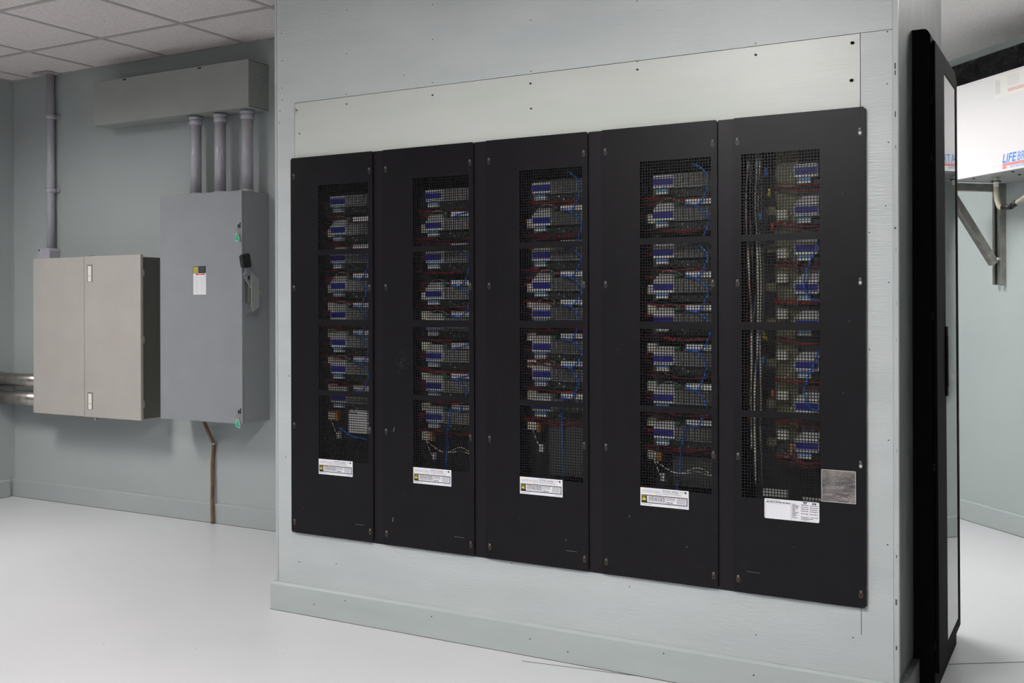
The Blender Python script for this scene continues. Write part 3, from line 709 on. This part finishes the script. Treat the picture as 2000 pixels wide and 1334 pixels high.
# lever assembly on the right side
hx = SW
def side(P, x, m_, th):
    return MB().prism([(x, y_-BY, z_-SZ0) for y_, z_ in P], (th, 0, 0), m_)
lvo = side([(4.143, 1.450), (4.182, 1.450), (4.178, 1.428), (4.193, 1.416), (4.191, 1.325), (4.136, 1.399), (4.150, 1.410)], hx+.046, M_GREY, .006).build('lever', t, bevel=.001)
MB().box(hx+.0515, hx+.0525, 4.168-BY, 4.180-BY, 1.372-SZ0, 1.392-SZ0, M_DARK).build('lever_slot', lvo)
g = side([(4.116, 1.493), (4.128, 1.503), (4.166, 1.512), (4.176, 1.505), (4.186, 1.444), (4.180, 1.438), (4.134, 1.432), (4.128, 1.440)], hx+.036, M_INK, .026)
g.build('grip', lvo, bevel=.004)['label'] = 'black plastic grip of the lever'
pl = side([(4.180, 1.412), (4.241, 1.377), (4.241, 1.227), (4.192, 1.200), (4.180, 1.232)], hx+.060, M_GREYG, .004)
pl.box(hx+.02, hx+.06, 4.236-BY, 4.240-BY, 1.24-SZ0, 1.37-SZ0, M_GREYG)
pl.build('lever_guard', t, bevel=.001)
MB().cyl((hx, 4.275-BY, 1.304-SZ0), (hx+.024, 4.275-BY, 1.304-SZ0), .042, M_GREY, 28).cyl((hx+.024, 4.280-BY, 1.304-SZ0), (hx+.036, 4.280-BY, 1.304-SZ0), .012, M_STEEL, 10).build('pivot_hub', t)
MB().box(hx+.0, hx+.03, 4.205-BY, 4.222-BY, 1.25-SZ0, 1.36-SZ0, M_OLIVE).build('stop_bracket', t)
MB().tube([(hx+.035, 4.21-BY, 1.215-SZ0), (hx+.03, 4.195-BY, 1.190-SZ0), (hx+.028, 4.180-BY, 1.178-SZ0)], .003, M_OLIVE, 6).build('spring_end', t)
for z, lb_ in ((1.05, 'green and white seal tag hanging near the top of the grey switch door'), (.06, 'green and white seal tag hanging near the bottom of the grey switch door')):
    t2 = thing('seal_tag', lb_, 'tag', (SX1-.022, BY-SD-.016, SZ0+z-.05))
    MB().tube([(.0, 0, .048), (-.008, -.004, .03), (-.004, -.004, .012), (.004, -.004, .012), (.006, -.002, .032), (.0, 0, .048)], .0011, M_STEEL, 6).build('wire_loop', t2)
    MB().prism([(-.014, -.004, -.024), (.012, -.004, -.032), (.016, -.004, -.018), (.004, -.004, .014), (-.010, -.004, .012)], (0, .006, 0), M_TAPE).build('tag_body', t2)
    MB().prism([(-.012, -.0052, -.022), (.012, -.0052, -.029), (.014, -.0052, -.016), (.003, -.0052, .011), (-.007, -.0052, .009)], (0, .001, 0), M_GREEN).build('tag_face', t2)
# taupe cabinet
AX0, AX1, AZ0, AH, AD = -5.690, -4.752, .582, .942, .20
t = thing('electrical_cabinet', 'wide taupe metal cabinet with two doors on the wall, beneath a thin grey pipe', 'cabinet', (AX0, BY, AZ0))
AW = AX1-AX0
MB().box(.004, AW-.012, -AD+.012, -.001, .006, AH-.010, M_OLIVE).build('body', t, bevel=.002)
sp = .463
MB().box(0, sp-.0015, -AD-.010, -AD+.010, 0, AH, M_TAUPE).build('door', t, bevel=.0025)
d2 = MB().box(sp+.0015, AW, -AD-.010, -AD+.010, -.001, AH+.003, M_TAUPE).build('door', t, bevel=.0025)
for z in (.80, .05):
    MB().box(sp+.030, sp+.072, -AD-.0115, -AD-.009, z-.006, z+.094, M_OLIVE).box(sp+.036, sp+.066, -AD-.0125, -AD-.0113, z-.004, z+.088, M_TAPE).box(sp+.036, sp+.066, -AD-.0129, -AD-.0124, z+.028, z+.030, M_GINK).build('latch', d2)
for z in (.84, .46, .09): MB().box(AW-.010, AW-.004, -AD+.010, -AD+.022, z-.020, z+.020, M_ZINC).build('hinge', t)
MB().cyl((sp+.06, -AD+.02, -.022), (sp+.06, -AD+.02, .006), .011, M_STEEL, 12).build('lock_stud', t)
MB().box(sp+.03, sp+.06, -AD, -AD+.02, AH, AH+.006, M_OLIVE).build('top_catch', t)
# slim conduit down to it
t = thing('conduit', 'slim grey vertical pipe from the ceiling down to the taupe cabinet', 'pipe', (-5.755, 4.355, 1.505))
rc = .0245
MB().cyl((0, 0, .07), (0, 0, CZ-1.505-.004), rc, M_PVC, 24).build('pipe', t)
for z in (.455, .918):
    c = MB().tube([(0, 0, z-.014), (0, 0, z-.012), (0, 0, z+.012), (0, 0, z+.014)], [rc+.001, rc+.006, rc+.006, rc+.001], M_PVC, 24, False)
    c.box(rc, rc+.026, .014, .033, z-.010, z+.010, M_PVC); c.cyl((rc+.012, .014, z), (rc+.012, .022, z), .006, M_ZINC, 8); c.build('strap', t)
b = MB(); P = [(-.078, -.04, 0), (.040, -.04, 0), (.040, -.04, .075), (.030, -.04, .092), (-.032, -.04, .092), (-.034, -.04, .07), (-.040, -.04, .088), (-.058, -.04, .098), (-.074, -.04, .088), (-.078, -.04, .07)]
b.prism(P, (0, .073, 0), M_PVC); b.cyl((-.058, -.043, .080), (-.058, -.039, .080), .006, M_DARK, 10)
b.build('base_fitting', t, bevel=.004)
MB().box(-.085, .055, -.07, .033, CZ-1.505-.006, CZ-1.505-.002, M_TBAR).build('ceiling_plate', t)
# two steel pipes at the far left
for z, y, r, lb in ((.770, 4.270, .041, 'upper of two horizontal bare steel pipes left of the taupe cabinet'), (.658, 4.255, .044, 'lower of two horizontal bare steel pipes left of the taupe cabinet')):
    t = thing('steel_pipe', lb, 'pipe', (XL, y, z))
    MB().cyl((.002, 0, 0), (.475, -.004, 0), r, M_STEEL, 28).build('pipe', t)
    MB().tube([(.002, 0, 0), (.004, 0, 0), (.05, 0, 0), (.054, 0, 0)], [r, r+.005, r+.005, r], M_STEEL, 28, False).build('coupling', t)
# brown cable
b = MB().tube([(-4.425, 4.33, .606), (-4.408, 4.34, .55), (-4.386, 4.362, .475), (-4.388, 4.378, .43), (-4.394, 4.374, .34), (-4.392, 4.372, .22), (-4.390, 4.368, .135), (-4.384, 4.362, .06), (-4.380, 4.358, .004)], .0105, M_COPPER, 12)
tk = tag(b.build('cable'), 'thick brown cable running from the grey switch box down to the floor', 'cable')
MB().box(-4.402, -4.370, 4.362, 4.389, .448, .458, M_ZINC).build('cable_clip', tk)

# ------------------------------------------------------------------ equipment rack set against the partition's end
RY0, RY1 = 3.540, 4.130
t = thing('equipment_rack', 'tall narrow black rack with a dark glass door against the partition end', 'rack', (PR+.002, RY0, 0))
t.rotation_euler.y = -.0045
D_ = RY1-RY0
b = MB(); hb_ = 2.106; bx = .0625
b.prism([(0, 0, .002), (bx, 0, .002), (bx, 0, hb_-.020), (bx-.008, 0, hb_-.006), (bx-.016, 0, hb_), (0, 0, hb_)], (0, D_-.02, 0), M_RACK)
b.build('body', t)
d = MB(); x0, x1 = bx+.002, bx+.0135; fz0, fz1 = .070, 2.066
Y0, Y1 = .000, D_-.010
gy0, gy1, gz0, gz1 = .220, .536, .108, 2.003
d.box(x0, x1, Y0, gy0, fz0, fz1, M_RACK).box(x0, x1, gy1, Y1, fz0, fz1-.02, M_RACK).box(x0, x1, gy0, gy1, fz0, gz0, M_RACK).box(x0, x1, gy0, gy1, gz1, fz1, M_RACK)
dd = d.build('door', t, bevel=.003)
MB().box(x0+.003, x1-.002, gy0, gy1, gz0, gz1, M_GLASS).build('glass_pane', dd)['label'] = 'dark reflective glass pane'
MB().box(x1, x1+.006, gy0-.03, gy0+.008, .93, 1.16, M_RACK).box(x1+.006, x1+.009, gy0-.02, gy0-.002, .96, 1.13, M_INK).build('handle', dd, bevel=.002)
for z in (1.88, 1.70, 1.20, .72, .16): MB().cyl((bx+.001, -.001, z-.012), (bx+.001, -.001, z+.012), .003, M_STRIP, 8).build('hinge', t)
for y in (.06, D_-.12): MB().cyl((.03, y, .0), (.03, y, .03), .013, M_INK, 12).build('foot', t)

# ------------------------------------------------------------------ heat recovery unit on the angled wall
def frame3(s): return on3(s, 0, 0)
def onw(name, label, cat, s, z=0): 
    o = thing(name, label, cat, on3(s, 0, z), WA); return o
UZ = 1.884; UH = .484; UD = .379; U0 = .384; UW = 1.15
t = onw('heat_recovery_unit', 'white wall mounted ventilation unit with blue and red lettering', 'ventilation unit', U0, UZ)
MB().box(0, UW, -UD+.004, -.0005, .0, UH, M_UNITB).build('casing', t, bevel=.002)
fr = MB().box(-.001, UW+.001, -UD-.001, -UD+.004, -.001, UH+.001, M_UNIT).build('front_panel', t, bevel=.002)
lg = MB(); y = -UD-.0016; lx = .833-U0
lg.text('LIFE', lx, y, .041, .042, M_LOGO, .099, shear=.22, bold=.012)
V, F = text_mesh('BREATH', .25, .02); vx0 = min(v[0] for v in V)
lg.text('BREATH', lx+.103, y, .041, .042, M_LOGO, .165, shear=.22, bold=.012)
for k in range(5): z = .0455+k*.0083; lg.quad([(lx+.102, y-.0003, z), (lx+.285, y-.0003, z), (lx+.285, y-.0003, z+.0018), (lx+.102, y-.0003, z+.0018)], M_UNIT)
for z, e in ((.0325, .275), (.0255, .275), (.0185, .026), (.0115, .028)): lg.quad([(lx-.001, y, z), (lx+e, y, z), (lx+e+.003, y, z+.0036), (lx+.000, y, z+.0036)], M_LOGOR)
lg.text('HEAT RECOVERY SYSTEMS', lx+.052, y, .0115, .0100, M_LOGO, .172, shear=.25)
lg.build('lettering', fr)
sk = MB(); rr = random.Random(6); sx, sz = .774-U0, .365
sk.box(sx, sx+.26, y, y+.0008, sz, sz+.108, M_TAPE)
for k in range(5): xx = sx+.012+k*.0075; sk.quad([(xx, y-.0004, sz+.02), (xx+.0016, y-.0004, sz+.02), (xx+.0016, y-.0004, sz+.02+rr.uniform(.05, .075)), (xx, y-.0004, sz+.095)], M_GINK)
for k in range(9): xx = sx+.10+k*.009; sk.quad([(xx, y-.0004, sz+.045), (xx+.002, y-.0004, sz+.045), (xx+.002, y-.0004, sz+.098), (xx, y-.0004, sz+.098)], M_BGREY)
for k in range(2): sk.greek(sx+.10, sx+.24, y-.0004, sz+.020+.008*k, .003, M_LOGOR, rr)
sk.build('instruction_sticker', fr)['label'] = 'clear plastic sticker pocket with small print'
for s_, o_ in ((.17, .33), (.36, .21), (.46, .33)): MB().cyl((s_, -o_, -.004), (s_, -o_, .001), .007, M_DARK, 10).build('screw', t)
pt = MB().cyl((.239, -.25, -.050), (.239, -.25, .001), .0125, M_PVCW, 16).tube([(.239, -.25, -.024), (.239, -.25, -.020)], .024, M_DARK, 16, False); pt.build('drain_port', t)
pt = MB().cyl((.52, -.25, -.050), (.52, -.25, .001), .0125, M_PVCW, 16).tube([(.52, -.25, -.024), (.52, -.25, -.020)], .024, M_DARK, 16, False); pt.build('drain_port', t)
MB().box(-.10, .0, -UD-.0005, -UD+.035, -.022, .004, M_UNIT).build('corner_tab', t)
# looped hose
h = onw('drain_hose', 'clear plastic drain hose looped between ports under the white unit', 'hose', U0+.239, UZ)
MB().tube([(0, -.25, -.035), (.002, -.25, -.10), (.030, -.255, -.155), (.075, -.26, -.165)], .0125, M_HOSE, 12).build('hose', h)
MB().tube([(.281, -.25, -.035), (.270, -.252, -.09), (.215, -.256, -.125), (.150, -.258, -.150), (.095, -.26, -.165)], .0125, M_HOSE, 12).build('hose', h)
MB().cyl((.058, -.259, -.163), (.125, -.259, -.162), .0145, M_INK, 12).cyl((.125, -.259, -.160), (.160, -.258, -.145), .0145, M_INK, 12).build('hose_joint', h)
# bracket
bk = onw('wall_bracket', 'grey steel channel bracket carrying the left end of the white unit', 'bracket', .328, 1.337)
b = MB().box(0, .006, -.040, 0, 0, .547, M_STEEL).box(.052, .058, -.040, 0, 0, .547, M_STEEL).box(.006, .052, -.006, -.0005, 0, .547, M_STEEL).box(.006, .018, -.040, -.036, 0, .547, M_STEEL).box(.040, .052, -.040, -.036, 0, .547, M_STEEL)
b.build('upright', bk)
MB().box(.008, .050, -.372, -.041, .503, .544, M_STEEL).build('arm', bk, bevel=.001)
A = Vector((.029, -.335, .503)); B_ = Vector((.029, -.055, .115)); dv = (B_-A).normalized(); nn = Vector((0, dv.z, -dv.y))
def strut(o, wd, th, m_): 
    P = []
    for p_ in (A, B_):
        pass
    b = MB(); q1 = nn*th/2; b.prism([A-q1+Vector((o, 0, 0)), A+q1+Vector((o, 0, 0)), B_+q1+Vector((o, 0, 0)), B_-q1+Vector((o, 0, 0))], (wd, 0, 0), m_); return b
strut(-.021, .042, .040, M_STEEL).build('brace', bk, bevel=.001)
MB().cyl((-.004, -.045, .14), (.062, -.045, .14), .008, M_ZINC, 10).cyl((-.004, -.33, .52), (.062, -.33, .52), .008, M_ZINC, 10).build('bolt', bk)
# crinkled black plastic film on the wall above the unit
b = MB(); nx, nz = 90, 14; rr = random.Random(12); DL, DH = 1.9, 2.606-2.371
for i in range(nx+1):
    for k in range(nz+1):
        e = 1 if 0 < k < nz else .2
        b.v.append((DL*i/nx, -.022+e*(.007*math.sin(i*.55+k*.9)+.006*math.sin(i*.23-k*.5)+.003*rr.uniform(-1, 1)), .001+DH*k/nz))
for i in range(nx):
    for k in range(nz): q = i*(nz+1)+k; b.face((q, q+nz+1, q+nz+2, q+1), M_FILM, True)
b.box(0, DL, -.006, -.001, .002, DH, M_FILM)
tag(b.build('plastic_film', loc=on3(-.30, 0, 2.370), rotz=WA), 'crinkled black plastic film on the wall between the white unit and the ceiling', 'plastic film')
# white drain pipe further along the wall (seen in the rack door)
t = onw('drain_pipe', 'white plastic drain pipe with an elbow, reflected in the rack door glass', 'pipe', .73, .86)
MB().tube([(0, -.10, .02), (0, -.10, 1.0)], .022, M_PVCW, 16, False).build('pipe', t)
MB().tube([(0, -.10, .05), (0, -.10, .04), (.004, -.10, .012), (.03, -.10, -.004), (.06, -.10, -.005)], .026, M_PVCW, 16).build('elbow', t)
